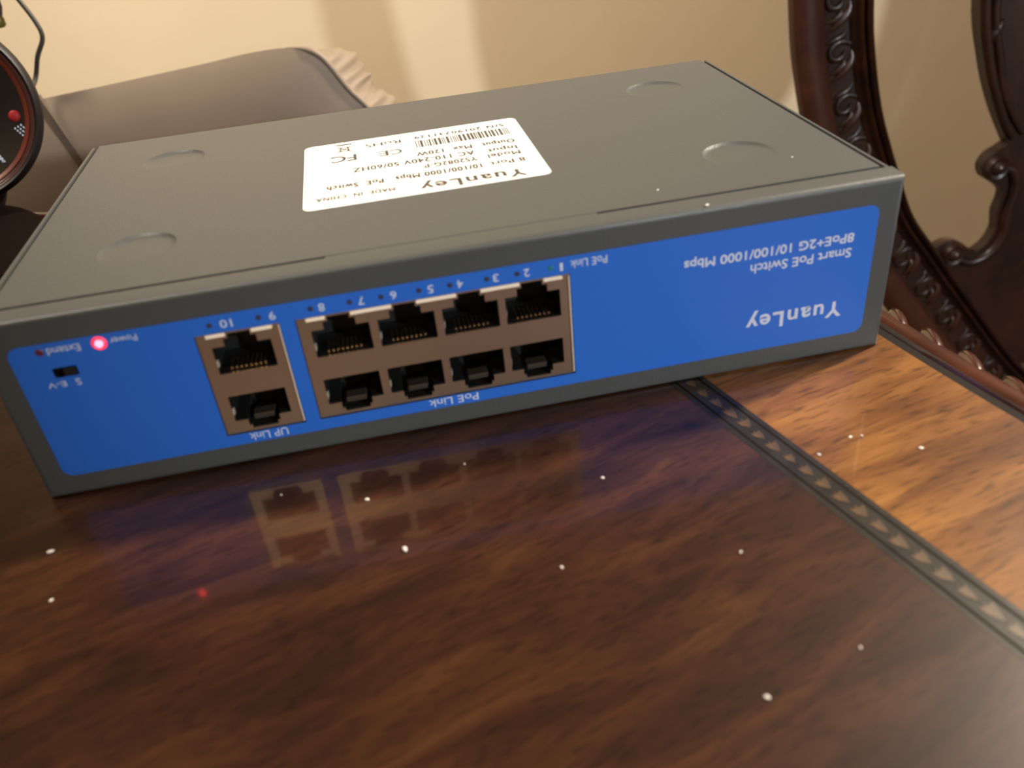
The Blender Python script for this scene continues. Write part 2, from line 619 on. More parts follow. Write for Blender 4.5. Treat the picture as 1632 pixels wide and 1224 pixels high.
add('face_plate', bm, M['gray'], shell)

# body: hollow box open to the front
bm = bmesh.new()
vs_ = box(bm, 0.7 * K, (W_ - 0.7) * K, 4.0 * K, D_ * K, 0.0, (H_ - 1.1) * K)
bmesh.ops.delete(bm, geom=[f for f in bm.faces if f.calc_center_median().y < 0.0041], context='FACES')
add('chassis', bm, M['gray'], sw)
for x0, x1 in ((0.1, 0.8), (W_ - 0.8, W_ - 0.1)):
    bm = bmesh.new()
    box(bm, x0 * K, x1 * K, 6.3 * K, D_ * K, 0.4 * K, (H_ - 0.35) * K)
    add('side_lip', bm, M['gray'], sw)
bm = bmesh.new()
box(bm, 0.8 * K, (W_ - 0.8) * K, 6.0 * K, D_ * K, (H_ - 1.15) * K, (H_ - 0.95) * K)
add('seam_liner', bm, M['gray_in'], sw)

# top cover with four round dimples
bm = bmesh.new()
FEET = [(173.2, 92.6), (173.0, 29.0), (28.4, 92.4), (28.6, 28.6)]
FR = 8.8
gx0, gx1, gy0, gy1 = 2.3, W_ - 2.3, 7.25, D_
def tz(x, y):
    return Vector((x * K, y * K, H_ * K))
# outline with the closed middle of the front seam as a tongue
outer = [(gx0, gy0), (gx1, gy0), (gx1, gy1), (gx0, gy1)]
plate(bm, outer, [circle(cx, cy, FR, 40) for cx, cy in FEET], tz, None)
cover = bm
for cx, cy in FEET:
    bm = bmesh.new()
    prev = None
    for r, dz in ((FR, 0), (FR - 0.25, -0.12), (FR - 0.8, -0.50), (FR - 1.3, -0.62), (FR - 2.6, -0.62)):
        ring = [bm.verts.new((x * K, y * K, (H_ + dz * min(1.0, max(0.02, 0.45 + 0.75 * (y - cy) / FR))) * K)) for x, y in circle(cx, cy, r, 40)]
        if prev:
            for k in range(40):
                bm.faces.new((prev[k], prev[(k + 1) % 40], ring[(k + 1) % 40], ring[k]))
        prev = ring
    bm.faces.new(prev)
    add('foot_dimple', bm, M['gray'], sw, smooth=60)
bm = cover
# skirt
cs = [(gx0, gy0), (gx1, gy0), (gx1, gy1), (gx0, gy1)]
for k in range(4):
    a, b = cs[k], cs[(k + 1) % 4]
    bm.faces.new([bm.verts.new((p[0] * K, p[1] * K, z * K)) for p, z in ((a, H_), (b, H_), (b, H_ - 1), (a, H_ - 1))])
bmesh.ops.remove_doubles(bm, verts=bm.verts, dist=1e-7)
add('top_cover', bm, M['gray'], sw)
# tongue that closes the seam in the middle
bm = bmesh.new()
box(bm, 71 * K, 130.6 * K, 6.1 * K, 7.35 * K, (H_ - 0.9) * K, (H_ - 0.07) * K)
add('seam_tongue', bm, M['gray'], sw)

# blue front film
bm = bmesh.new()
pholes = [rrect(a - 0.15, b + 0.15, PZ[0] - 0.15, PZ[1] + 0.15, 0.2, 2) for a, b in PB] + [rrect(*slider, 0.3, 2)]
panel_y = -0.14
plate(bm, rrect(5.3, 194.5, 5.5, 38.5, 2.4), pholes, lambda x, z: f3(x, z, panel_y), (0, 0.00013, 0))
panel = tag(add('front_panel', bm, M['blue'], sw), 'blue front film with white print')

# print: reads upside down, so text runs towards -x with its top towards -z
FRM = Matrix(((-1, 0, 0, 0), (0, 0, -1, 0), (0, -1, 0, 0), (0, 0, 0, 1)))
def ftext(body, x0, x1, z0, z1, bold=0.0, m='print', spacing=1.0):
    bm = text_mesh(body, (x1 - x0) * K, (z1 - z0) * K, bold, spacing=spacing)
    xform(bm, Matrix.Translation(f3((x0 + x1) / 2, (z0 + z1) / 2, panel_y - 0.03)) @ FRM)
    return add('lettering', bm, M[m], panel)

ftext('YuanLey', 164.1, 188.4, 11.0, 16.5, 0.022, spacing=1.16)
ftext('Smart PoE Switch', 164.3, 188.8, 26.5, 28.8, 0.0)
ftext('8PoE+2G 10/100/1000 Mbps', 148.4, 189.0, 30.3, 33.2, 0.0)
ftext('PoE Link', 122.4, 130.7, 35.5, 37.4, 0.006)
ftext('PoE Link', 87.2, 98.8, 6.1, 8.1, 0.008)
ftext('UP Link', 46.2, 54.8, 6.1, 8.1, 0.006)
ftext('Power', 25.4, 30.8, 35.9, 37.4, 0.006)
ftext('Extend', 13.0, 19.5, 35.7, 37.4, 0.006)
ftext('E-V', 10.3, 14.0, 28.1, 29.4, 0.006)
ftext('S', 15.9, 17.0, 27.9, 29.5, 0.006)
for n, x in zip(('10', '9', '8', '7', '6', '5', '4', '3', '2', '1'),
                (48.7, 58.2, 68.5, 76.8, 83.7, 91.7, 98.1, 105.9, 112.7, 120.4)):
    hw = 1.25 if n == '10' else (0.35 if n == '1' else 0.65)
    ftext(n, x - hw, x + hw, 35.3, 37.2, 0.012)
# port LEDs
for k, x in enumerate((45.3, 55.4, 66.2, 74.4, 81.1, 89.2, 95.9, 103.9, 110.6, 118.0)):
    bm = bmesh.new()
    mt = Matrix.Translation(f3(x, 36.35, panel_y)) @ Matrix.Rotation(PI / 2, 4, 'X')
    lathe(bm, [(0.62 * K, 0), (0.6 * K, 0.06 * K), (0.3 * K, 0.12 * K)], mt, 14)
    add('status_led', bm, M['led_green'] if k == 9 else M['led_off'], panel, smooth=50)
bm = bmesh.new()
mt = Matrix.Translation(f3(11.6, 36.7, panel_y)) @ Matrix.Rotation(PI / 2, 4, 'X')
lathe(bm, [(0.85 * K, 0), (0.8 * K, 0.08 * K), (0.4 * K, 0.15 * K)], mt, 16)
add('status_led', bm, M['led_offred'], panel, smooth=50)
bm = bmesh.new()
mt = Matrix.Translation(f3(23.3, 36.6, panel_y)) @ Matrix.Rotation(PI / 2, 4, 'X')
lathe(bm, [(1.55 * K, 0), (1.5 * K, 0.12 * K), (1.15 * K, 0.3 * K), (1.0 * K, 0.2 * K)], mt, 20)  # faintly emitting ring that paints the glow around the lit LED
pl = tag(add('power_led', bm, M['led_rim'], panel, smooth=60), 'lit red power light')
bm = bmesh.new()
lathe(bm, [(0.85 * K, 0.1 * K), (0.82 * K, 0.4 * K), (0.6 * K, 0.65 * K), (0.3 * K, 0.75 * K)], mt, 20)
add('power_led_lens', bm, M['led_on'], panel, smooth=60)

# slide switch
bm = bmesh.new()
x0, x1, z0, z1 = slider
plate(bm, rrect(x0, x1, z0, z1, 0.3, 2), [], lambda x, z: f3(x, z, 2.2), None)
lp0 = rrect(x0, x1, z0, z1, 0.3, 2)
A = [bm.verts.new(f3(x, z, 0.02)) for x, z in lp0]
B = [bm.verts.new(f3(x, z, 2.2)) for x, z in lp0]
for k in range(len(lp0)):
    bm.faces.new((A[k], A[(k + 1) % len(lp0)], B[(k + 1) % len(lp0)], B[k]))
ss = add('slide_switch', bm, M['black'], sw)
bm = bmesh.new()
box(bm, 14.6 * K, 17.0 * K, -0.5 * K, 2.1 * K, 30.5 * K, 32.3 * K)
bevel_all(bm, 0.1 * K, 1)
add('slider_knob', bm, M['black'], ss)

# port blocks
def port_loop(cx, up):
    hw, a, b = 6.2, 3.45, 2.35
    if up:
        z0, z1, z2, z3 = 24.1, 30.8, 32.6, 33.7
        return [(cx - hw, z0), (cx + hw, z0), (cx + hw, z1), (cx + a, z1), (cx + a, z2), (cx + b, z2), (cx + b, z3),
                (cx - b, z3), (cx - b, z2), (cx - a, z2), (cx - a, z1), (cx - hw, z1)]
    z0, z1, z2, z3 = 18.3, 11.7, 10.1, 9.2
    return [(cx - hw, z0), (cx - hw, z1), (cx - a, z1), (cx - a, z2), (cx - b - 0.5, z2), (cx - b - 0.5, z3),
            (cx + b + 0.5, z3), (cx + b + 0.5, z2), (cx + a, z2), (cx + a, z1), (cx + hw, z1), (cx + hw, z0)]

SY = 0.25        # shield face sits a little behind the film
for (bx0, bx1), cxs in zip(PB, ports_up):
    bm = bmesh.new()
    loops = [port_loop(c, True) for c in cxs] + [port_loop(c, False) for c in cxs]
    plate(bm, rrect(bx0, bx1, PZ[0], PZ[1], 0.25, 2), loops, lambda x, z: f3(x, z, SY), (0, 0.0005, 0))
    blk = tag(add('port_block', bm, M['nickel'], sw),
              'metal-shielded block of eight ports' if len(cxs) > 1 else 'metal-shielded block of two ports')
    # dark gap around the shield
    bm = bmesh.new()
    plate(bm, rrect(bx0 - 1, bx1 + 1, PZ[0] - 1, PZ[1] + 1, 0.25, 2), loops, lambda x, z: f3(x, z, 1.05), None)
    add('shield_surround', bm, M['gray_in'], blk)
    # bright sprung fingers of the shield along the top, and the turned right-hand edge
    xs = [bx0 + 2.0]
    for c in sorted(cxs):
        xs += [c - 2.7, c + 2.7]
    xs += [bx1 - 1.6]
    for a, b in zip(xs[0::2], xs[1::2]):
        bm = bmesh.new()
        v = [f3(a, 33.40, SY - 0.50), f3(b, 33.40, SY - 0.50), f3(b, 34.00, SY - 0.02), f3(a, 34.00, SY - 0.02)]
        v2 = [p + Vector((0, 0.00045, -0.0001)) for p in v]
        vv = [bm.verts.new(p) for p in v + v2]
        for q in ((0, 1, 2, 3), (7, 6, 5, 4), (0, 4, 5, 1), (1, 5, 6, 2), (2, 6, 7, 3), (3, 7, 4, 0)):
            bm.faces.new([vv[i] for i in q])
        add('shield_finger', bm, M['tin'], blk)
    bm = bmesh.new()
    box(bm, (bx1 - 0.28) * K, (bx1 - 0.05) * K, -0.12 * K, 0.3 * K, (PZ[0] + 0.4) * K, (PZ[1] - 0.4) * K)
    add('shield_edge', bm, M['tin'], blk)
    for c in cxs:
        for up in (True, False):
            lp = port_loop(c, up)
            bm = bmesh.new()
            A = [bm.verts.new(f3(x, z, SY + 0.45)) for x, z in lp]
            B = [bm.verts.new(f3(x, z, SY + 11)) for x, z in lp]
            for k in range(len(lp)):
                bm.faces.new((A[k], A[(k + 1) % len(lp)], B[(k + 1) % len(lp)], B[k]))
            bm.faces.new(B)
            add('port_socket', bm, M['black'], blk)
            # contact springs
            bm = bmesh.new()
            for q in range(8):
                px_ = c + (q - 3.5) * 1.02
                if up:
                    box(bm, (px_ - 0.17) * K, (px_ + 0.17) * K, 1.5 * K, 6.0 * K, 24.55 * K, 24.8 * K)
                    box(bm, (px_ - 0.14) * K, (px_ + 0.14) * K, 1.2 * K, 1.6 * K, 24.6 * K, 25.1 * K)
                else:
                    box(bm, (px_ - 0.17) * K, (px_ + 0.17) * K, 1.5 * K, 6.0 * K, 17.6 * K, 17.85 * K)
            add('contact_pins', bm, M['gold'], blk)
            # sprung side tab of the shield
            bm = bmesh.new()
            zc = 26.6 if up else 14.0
            vv = [bm.verts.new(f3(*p)) for p in ((c - 6.15, zc - 0.9, SY), (c - 6.15, zc + 0.9, SY),
                                                 (c - 5.85, zc + 0.8, SY + 1.2), (c - 5.85, zc - 0.8, SY + 1.2))]
            bm.faces.new(vv)
            bmesh.ops.solidify(bm, geom=list(bm.faces), thickness=0.0001)
            add('shield_tab', bm, M['tin'], blk)
            if not up:
                bm = bmesh.new()
                box(bm, (c - 2.4) * K, (c + 2.4) * K, 1.8 * K, 5 * K, 10.3 * K, 11.6 * K)
                bevel_all(bm, 0.2 * K, 1)
                add('latch_block', bm, M['latch'], blk)

# white label on the top
bm = bmesh.new()
LX0, LX1, LY0, LY1 = 66.0, 127.3, 34.6, 84.7
plate(bm, rrect(LX0, LX1, LY0, LY1, 2.2), [], lambda x, y: Vector((x * K, y * K, (H_ + 0.10) * K)), (0, 0, -0.00009))
lab = tag(add('rating_label', bm, M['paper'], sw), 'white printed paper label')
TOP = Matrix(((-1, 0, 0, 0), (0, -1, 0, 0), (0, 0, 1, 0), (0, 0, 0, 1)))
def ttext(body, x0, x1, y0, y1, bold=0.012, m='ink', spacing=1.0):
    bm = text_mesh(body, (x1 - x0) * K, (y1 - y0) * K, bold, spacing=spacing)
    xform(bm, Matrix.Translation(((x0 + x1) / 2 * K, (y0 + y1) / 2 * K, (H_ + 0.13) * K)) @ TOP)
    return add('lettering', bm, M[m], lab)

ttext('YuanLey', 94.8, 121.6, 36.3, 43.0, 0.022, spacing=1.16)
ttext('MADE  IN  CHINA', 69.2, 88.6, 39.6, 42.0, 0.0, 'ink_soft', 1.1)
ttext('8 Port', 114.0, 123.0, 46.6, 49.6, 0.0, 'ink_soft', 1.1)
ttext('10/100/1000 Mbps   PoE  Switch', 72.0, 111.6, 46.4, 50.4, 0.0, 'ink_soft', 1.12)
ttext('Model', 114.4, 122.9, 52.6, 55.6, 0.0, 'ink_soft', 1.1)
ttext('YS2082G-P', 97.4, 111.3, 52.4, 55.4, 0.0, 'ink_soft', 1.1)
ttext('Input', 115.0, 122.9, 57.0, 60.6, 0.0, 'ink_soft', 1.1)
ttext('AC 110-240V 50/60HZ', 79.0, 111.4, 57.4, 60.6, 0.0, 'ink_soft', 1.1)
ttext('Output', 114.4, 123.3, 62.6, 66.4, 0.0, 'ink_soft', 1.1)
ttext('Max  120W', 96.4, 111.5, 62.8, 65.8, 0.0, 'ink_soft', 1.1)
ttext('S/N 20190731129', 97.2, 123.0, 77.9, 80.2, 0.0, 'ink_soft', 1.2)
ttext('FC', 73.3, 80.3, 67.4, 72.6, 0.012)
ttext('C', 89.6, 92.8, 67.2, 71.4, 0.006)
ttext('E', 86.3, 89.0, 67.2, 71.4, 0.006)
ttext('RoHS', 83.1, 93.2, 76.6, 79.6, 0.006)
# barcode
bm = bmesh.new()
x = 97.0
rb = random.Random(3)
while x < 123.6:
    wd = rb.choice((0.25, 0.25, 0.45, 0.7))
    box(bm, x * K, (x + wd) * K, 70.0 * K, 76.0 * K, (H_ + 0.101) * K, (H_ + 0.13) * K)
    x += wd + rb.choice((0.25, 0.3, 0.5))
add('barcode', bm, M['ink'], lab)
# crossed-out bin mark
bm = bmesh.new()
zz = (H_ + 0.13) * K
def stroke(bm, a, b, wd):
    a, b = Vector(a), Vector(b)
    n = Vector((-(b - a).y, (b - a).x)).normalized() * wd / 2
    bm.faces.new([bm.verts.new((p.x * K, p.y * K, zz)) for p in (a + n, b + n, b - n, a - n)])
for a, b in (((75.6, 76.4), (78.8, 76.4)), ((75.9, 76.4), (76.3, 80.0)), ((78.5, 76.4), (78.1, 80.0)),
             ((76.3, 80.0), (78.1, 80.0)), ((75.2, 75.8), (79.2, 80.4)), ((79.2, 75.8), (75.2, 80.4))):
    stroke(bm, a, b, 0.35)
stroke(bm, (74.9, 82.3), (79.4, 82.3), 0.9)
add('bin_mark', bm, M['ink_soft'], lab)

# ------------------------------------------------------------------ carved chair
CY = 0.30
AX = 0.585
chair = tag(empty('carved_chair', (AX, CY, FZ)),
            'dark carved wooden chair with a pierced scrolled back, beyond the table edge', 'chair')
def cpar(o, par=chair):
    o.parent = par
    if par is chair:
        o.matrix_parent_inverse = Matrix.Translation((-AX, -CY, -FZ))
    return o
half = [(0.585, 0.36), (0.50, 0.345), (0.43, 0.31), (0.385, 0.25), (0.366, 0.17), (0.3635, 0.08), (0.3698, 0.015), (0.3757, -0.0157),
        (0.3843, -0.0454), (0.3943, -0.0696), (0.4022, -0.0867), (0.4177, -0.1184), (0.4414, -0.1491),
        (0.4698, -0.185), (0.5337, -0.2607), (0.585, -0.295)]
full = half + [(2 * AX - x, z) for x, z in half[-2:0:-1]]
path = catmull(full, 6, True)
def cf(x, z, d):
    return Vector((x, CY + d, z))
# path order: top -> left -> bottom -> right; flip so that the offset normal points outwards
tst = path[5 * 6]
tt = (path[5 * 6 + 1] - path[5 * 6 - 1]).normalized()
sgn = 1.0 if Vector((tt.y, -tt.x)).x < 0 else -1.0
def sect(pts):
    return [(o * sgn, d) for o, d in pts]
def crv(o0, o1, d0, h, n=6):
    return [(o0 + (o1 - o0) * i / n, d0 - h * math.sin(PI * i / n)) for i in range(n + 1)]
bm = bmesh.new()
sweep_ring(bm, path, sect(crv(0.0, 0.0050, 0.001, 0.0055) + crv(0.0050, 0.0090, 0.001, 0.0035) + [(0.0090, 0.024), (0.0, 0.024)]), cf)
cpar(add('inner_bead', bm, M['chair'], smooth=50))
bm = bmesh.new()
sweep_ring(bm, path, sect([(0.0090, 0.0015), (0.012, 0.0045), (0.026, 0.0045), (0.029, 0.002), (0.029, 0.025), (0.009, 0.025)]), cf)
cpar(add('carved_band', bm, M['chair'], smooth=40))
bm = bmesh.new()
sweep_ring(bm, path, sect([(0.029, 0.001)] + crv(0.0292, 0.0465, -0.0005, 0.003) + [(0.0474, 0.004), (0.0440, 0.012), (0.0380, 0.022), (0.029, 0.024)]), cf)
cpar(add('outer_rail', bm, M['chair_red'], smooth=40))
# carved scrolls in the band
scroll_me = None
acc = 0.0
NP = len(path)
for i in range(NP):
    acc += (path[i] - path[i - 1]).length
    if acc < 0.0262:
        continue
    acc = 0.0
    t = (path[(i + 1) % NP] - path[i - 1]).normalized()
    n = Vector((t.y, -t.x)) * sgn
    c = path[i] + n * 0.0190
    if scroll_me is None:
        bm = bmesh.new()
        # C-scroll with a curled end and leaf strokes, in local x (across), z (along)
        pts = []
        for k in range(20):
            a = 0.4 + k / 19 * 2 * PI * 0.95
            r = 0.0078 * (1 - 0.66 * k / 19)
            pts.append((r * math.cos(a), 0.0002 - 0.0012 * k / 19, 0.0035 + 0.85 * r * math.sin(a)))
        tube(bm, pts, lambda u: 0.0009 + 0.0011 * math.sin(PI * (0.2 + 0.7 * u)), 7)
        for pp, r in (([(0.0078, 0.001, 0.004), (0.0070, -0.0005, -0.003), (0.0015, -0.0012, -0.0080), (-0.0070, 0.0008, -0.0120)], 0.0022),
                      ([(0.0030, 0.001, 0.000), (0.0020, -0.0006, -0.0035), (-0.0020, -0.0006, -0.0062), (-0.0075, 0.001, -0.0065)], 0.0017),
                      ([(-0.0075, 0.001, 0.0105), (-0.0030, -0.0005, 0.0115), (0.0030, -0.0004, 0.0125), (0.0075, 0.001, 0.0155)], 0.0015)):
            tube(bm, catmull(pp, 5), lambda u, r=r: 0.0004 + r * math.sin(PI * (0.08 + 0.86 * u)), 7)
        o = cpar(add('carved_scroll', bm, M['chair'], smooth=70))
        scroll_me = o.data
    else:
        o = bpy.data.objects.new('carved_scroll', scroll_me)
        COL.objects.link(o)
        cpar(o)
    o.scale = (1.0, 0.7, 1.0)
    o.location = (c.x, CY + 0.0045, c.y)
    o.rotation_euler = (0, -math.atan2(t.x, t.y) * -1 + PI, 0)
# pierced splat
hs = catmull([(0.455, 0.34), (0.447, 0.25), (0.437, 0.15), (0.4355, 0.06), (0.4381, 0.0068), (0.4493, -0.029), (0.4621, -0.0565),
              (0.4784, -0.0830)], 5) + \
     catmull([(0.4741, -0.0857), (0.4675, -0.0890), (0.4640, -0.0960), (0.4670, -0.1035), (0.4745, -0.1085), (0.4825, -0.1150),
              (0.4838, -0.1206), (0.4822, -0.1300), (0.4842, -0.1420), (0.4805, -0.1515), (0.4738, -0.1568)], 4) + \
     catmull([(0.4680, -0.1545), (0.4625, -0.1495), (0.4560, -0.1462), (0.4495, -0.1458), (0.4430, -0.1485), (0.4400, -0.1530)], 4)
hs += [Vector(p) for p in ((0.4650, -0.1850), (0.5290, -0.2600))]
loop = [(p.x, p.y) for p in hs] + [(2 * AX - p.x, p.y) for p in reversed(hs)]
bm = bmesh.new()
plate(bm, loop, [], lambda x, z: Vector((x, CY + 0.004, z)), (0, 0.0075, 0))
splat = cpar(add('splat', bm, M['chair']))
bev = splat.modifiers.new('bevel', 'BEVEL')
bev.width = 0.0022
bev.segments = 3
bev.limit_method = 'ANGLE'
bev.angle_limit = math.radians(60)
for mir in (1, -1):
    def mx_(x):
        return x if mir == 1 else 2 * AX - x
    for pts, r in (([(0.452, 0.30), (0.449, 0.2), (0.4445, 0.10), (0.4475, 0.01), (0.4580, -0.0270), (0.4680, -0.0520), (0.4865, -0.0780)], 0.0030),
                   ([(0.4440, 0.25), (0.4390, 0.13), (0.4385, 0.06), (0.4412, 0.0068), (0.4520, -0.029), (0.4646, -0.0555), (0.480, -0.080)], 0.0035),
                   ([(0.4720, -0.0975), (0.4850, -0.1010), (0.4905, -0.1140), (0.4890, -0.1320), (0.4900, -0.1460), (0.4830, -0.1590),
                     (0.4700, -0.1640), (0.4580, -0.1580)], 0.0038)):
        bm = bmesh.new()
        tube(bm, catmull([(mx_(x), CY + 0.003, z) for x, z in pts], 5), lambda u, r=r: r * (0.35 + 0.65 * math.sin(PI * min(max(u, 0.0), 1.0)) ** 0.5), 8)
        add('splat_rib', bm, M['chair'], splat, smooth=70)
    for cx, cz, r in ((0.4728, -0.0970, 0.0082), (0.4545, -0.1545, 0.0080)):
        bm = bmesh.new()
        mt = Matrix.Translation((mx_(cx), CY + 0.006, cz)) @ Matrix.Rotation(PI / 2, 4, 'X')
        lathe(bm, [(r, 0.0), (r, 0.004), (r * 0.85, 0.007), (r * 0.6, 0.0062), (r * 0.45, 0.008), (r * 0.15, 0.0095)], mt, 22)
        add('scroll_knob', bm, M['chair'], splat, smooth=50)
# small carved bumps on the upper splat
for mir in (1, -1):
    for k in range(7):
        z = 0.0 + 0.03 * k - 0.012
        bm = bmesh.new()
        bmesh.ops.create_uvsphere(bm, u_segments=10, v_segments=7, radius=1.0)
        xform(bm, Matrix.Translation(((0.4520 if mir == 1 else 2 * AX - 0.4520), CY + 0.003, z)) @ Matrix.Rotation(0.5 * mir, 4, 'Y')
              @ Matrix.Diagonal((0.0035, 0.0030, 0.0075, 1)))
        add('carved_leaf', bm, M['chair'], splat, smooth=180)
# seat, apron and legs
bm = bmesh.new()
box(bm, AX - 0.25, AX + 0.25, CY - 0.44, CY + 0.0, -0.375, -0.345)
bevel_all(bm, 0.012, 3)
cpar(add('seat', bm, M['fabric'], smooth=50))
bm = bmesh.new()
box(bm, AX - 0.24, AX + 0.24, CY - 0.43, CY + 0.03, -0.44, -0.374)
bevel_all(bm, 0.008, 2)
cpar(add('apron', bm, M['chair'], smooth=50))
for sx in (-1, 1):
    for y, back in ((CY - 0.41, False), (CY + 0.012, True)):
        bm = bmesh.new()
        x = AX + sx * 0.215
        tube(bm, catmull([(x, y, -0.42), (x + sx * 0.012, y - (0 if back else 0.012), -0.50), (x, y, -0.66),
                          (x + sx * 0.015, y + (0.03 if back else -0.02), FZ)], 5),
             lambda u: 0.026 - 0.014 * u, 10)
        cpar(add('leg', bm, M['chair'], smooth=60))
bm = bmesh.new()
box(bm, AX - 0.045, AX + 0.045, CY + 0.002, CY + 0.022, -0.40, -0.27)
bevel_all(bm, 0.006, 2)
cpar(add('back_post', bm, M['chair'], smooth=50))

# ------------------------------------------------------------------ taupe leather chair behind the switch
LYF = 0.305
lch = tag(empty('leather_chair', (-0.12, LYF, FZ)),
          'taupe leather chair back with piping and gathered side, behind the network switch', 'chair')
def lpar(o):
    o.parent = lch
    o.matrix_parent_inverse = Matrix.Translation((0.12, -LYF, -FZ))
    return o
lo_pts = [(-0.36, -0.20), (-0.365, -0.08), (-0.345, -0.015), (-0.29, 0.005), (-0.20, 0.0135), (-0.0714, 0.0217), (0.0025, 0.0272), (0.0341, 0.0300), (0.0540, 0.0296),
          (0.0670, 0.0240), (0.0780, 0.0060), (0.0885, -0.0090), (0.100, -0.040), (0.108, -0.10), (0.106, -0.20), (0.095, -0.285),
          (-0.12, -0.30), (-0.345, -0.285)]
lo = catmull(lo_pts, 6, True)
NL = len(lo)
cen = Vector((-0.12, -0.12))
bm = bmesh.new()
rings = []
for s_ in (1.0, 0.985, 0.95, 0.85, 0.65, 0.4, 0.15):
    dy = -0.012 * (1 - s_ ** 6)
    rings.append([bm.verts.new((cen.x + (p.x - cen.x) * s_, LYF + dy, cen.y + (p.y - cen.y) * s_)) for p in lo])
for A, B in zip(rings[:-1], rings[1:]):
    for k in range(NL):
        bm.faces.new((A[k], A[(k + 1) % NL], B[(k + 1) % NL], B[k]))
bm.faces.new(rings[-1])
lpar(add('back_panel', bm, M['leather'], smooth=60))
# gathered side wall
bm = bmesh.new()
rings = []
fine = catmull(lo_pts, 30, True)
NF = len(fine)
ar = 0.0
lens = [0.0]
for i in range(1, NF):
    ar += (fine[i] - fine[i - 1]).length
    lens.append(ar)
for j in range(15):
    u = j / 14
    ring = []
    for i, p in enumerate(fine):
        t = (fine[(i + 1) % NF] - fine[i - 1]).normalized()
        n = Vector((t.y, -t.x))
        if n.dot(p - cen) < 0:
            n = -n
        side = max(0.0, min(1.0, (abs(n.x) - 0.35) / 0.5)) if p.y > -0.25 else 0.0
        b = 0.0005 + 0.0165 * side
        pl_ = math.cos((lens[i] + 0.011 * u) * 2 * PI / 0.0062) * 0.00075 * side * math.sin(PI * u) ** 0.6
        pl_ += math.cos((lens[i] - 0.009 * u) * 2 * PI / 0.0143 + 1.3) * 0.0005 * side * math.sin(PI * u)
        o_ = b * math.sin(PI * u * 0.9) + pl_
        dz = -0.026 * u
        ring.append(bm.verts.new((p.x + n.x * o_, LYF + 0.072 * u, p.y + n.y * o_ + dz)))
    rings.append(ring)
for A, B in zip(rings[:-1], rings[1:]):
    for k in range(NF):
        bm.faces.new((A[k], A[(k + 1) % NF], B[(k + 1) % NF], B[k]))
bm.faces.new(rings[-1])
lpar(add('gathered_side', bm, M['leather'], smooth=80))
bm = bmesh.new()
ring_pts = [Vector((p.x, LYF + 0.0006, p.y)) for p in lo if p.x > 0.05 and p.y > -0.25]
tube(bm, ring_pts, lambda u: 0.0017 * min(1.0, 0.1 + u * 8), 8)
lpar(add('piping', bm, M['leather'], smooth=180))
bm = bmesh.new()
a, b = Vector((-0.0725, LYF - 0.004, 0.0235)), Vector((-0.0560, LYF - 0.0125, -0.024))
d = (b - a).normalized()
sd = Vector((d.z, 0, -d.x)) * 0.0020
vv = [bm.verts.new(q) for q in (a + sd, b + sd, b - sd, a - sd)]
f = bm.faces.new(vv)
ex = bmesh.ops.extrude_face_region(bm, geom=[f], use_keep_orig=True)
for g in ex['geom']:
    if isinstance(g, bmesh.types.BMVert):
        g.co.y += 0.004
lpar(add('strap', bm, M['leather_dark']))  # thin dark strip laid on the leather in place of a cast shadow
bm = bmesh.new()
box(bm, -0.35, 0.10, LYF + 0.005, LYF + 0.44, -0.40, -0.295)
bevel_all(bm, 0.02, 3)
lpar(add('seat', bm, M['leather'], smooth=50))
for sx in (-0.32, 0.07):
    for y in (LYF + 0.03, LYF + 0.41):
        bm = bmesh.new()
        tube(bm, [(sx, y, -0.395), (sx, y, -0.6), (sx, y, FZ)], lambda u: 0.020 - 0.007 * u, 10)
        lpar(add('leg', bm, M['chair'], smooth=60))

# ------------------------------------------------------------------ round device at the left
dc = Vector((-0.070, 0.190, 0.046))
dev = tag(empty('round_speaker', (-0.085, 0.180, 0.0)),
          'round black desktop device with a red-ringed glossy face, at the left edge', 'speaker')
def dpar(o):
    o.parent = dev
    o.matrix_parent_inverse = Matrix.Translation((0.085, -0.180, 0))
    return o
dn_ = Vector((0.25, -0.95, 0.2)).normalized()
du = Vector((0.9671, 0.2545, 0)).normalized()
dv = dn_.cross(du)
DM = Matrix(((du.x, dv.x, dn_.x, dc.x), (du.y, dv.y, dn_.y, dc.y), (du.z, dv.z, dn_.z, dc.z), (0, 0, 0, 1)))
bm = bmesh.new()
lathe(bm, [(0.012, -0.026), (0.024, -0.024), (0.032, -0.015), (0.0348, -0.004), (0.0343, 0.0005), (0.0328, 0.0018), (0.0318, 0.0008)], DM, 64, True, False)
dpar(add('housing', bm, M['dev'], smooth=60))
bm = bmesh.new()
lathe(bm, [(0.0320, 0.0), (0.0318, 0.0010), (0.0306, 0.0008), (0.0300, -0.0008)], DM, 64, False, False)
dpar(add('outer_ring', bm, M['dev_maroon'], smooth=70))
bm = bmesh.new()
lathe(bm, [(0.0304, -0.0002), (0.0300, 0.0004), (0.0288, -0.0002), (0.0284, -0.0012)], DM, 64, False, False)
dpar(add('red_ring', bm, M['dev_red'], smooth=70))
bm = bmesh.new()
lathe(bm, [(0.0300, -0.0006), (0.0285, -0.0010), (0.020, -0.0022), (0.010, -0.0060), (0.003, -0.0080)], DM, 64, False, True)
dpar(add('glossy_face', bm, M['dev_gloss'], smooth=70))
def dface(u_, v_, w_=0.0):
    r = math.hypot(u_, v_)
    h = -0.0010 - (0.0285 - r) * 0.14 + w_
    return DM @ Vector((u_, v_, h))
bm = bmesh.new()
mt = DM.copy()
mt.translation = dface(0.0243, -0.0064)
lathe(bm, [(0.0022, -0.0003), (0.0020, 0.0004), (0.0012, 0.0007), (0.0005, 0.0008)], mt, 24)
dpar(add('button', bm, M['dev_button'], smooth=60))
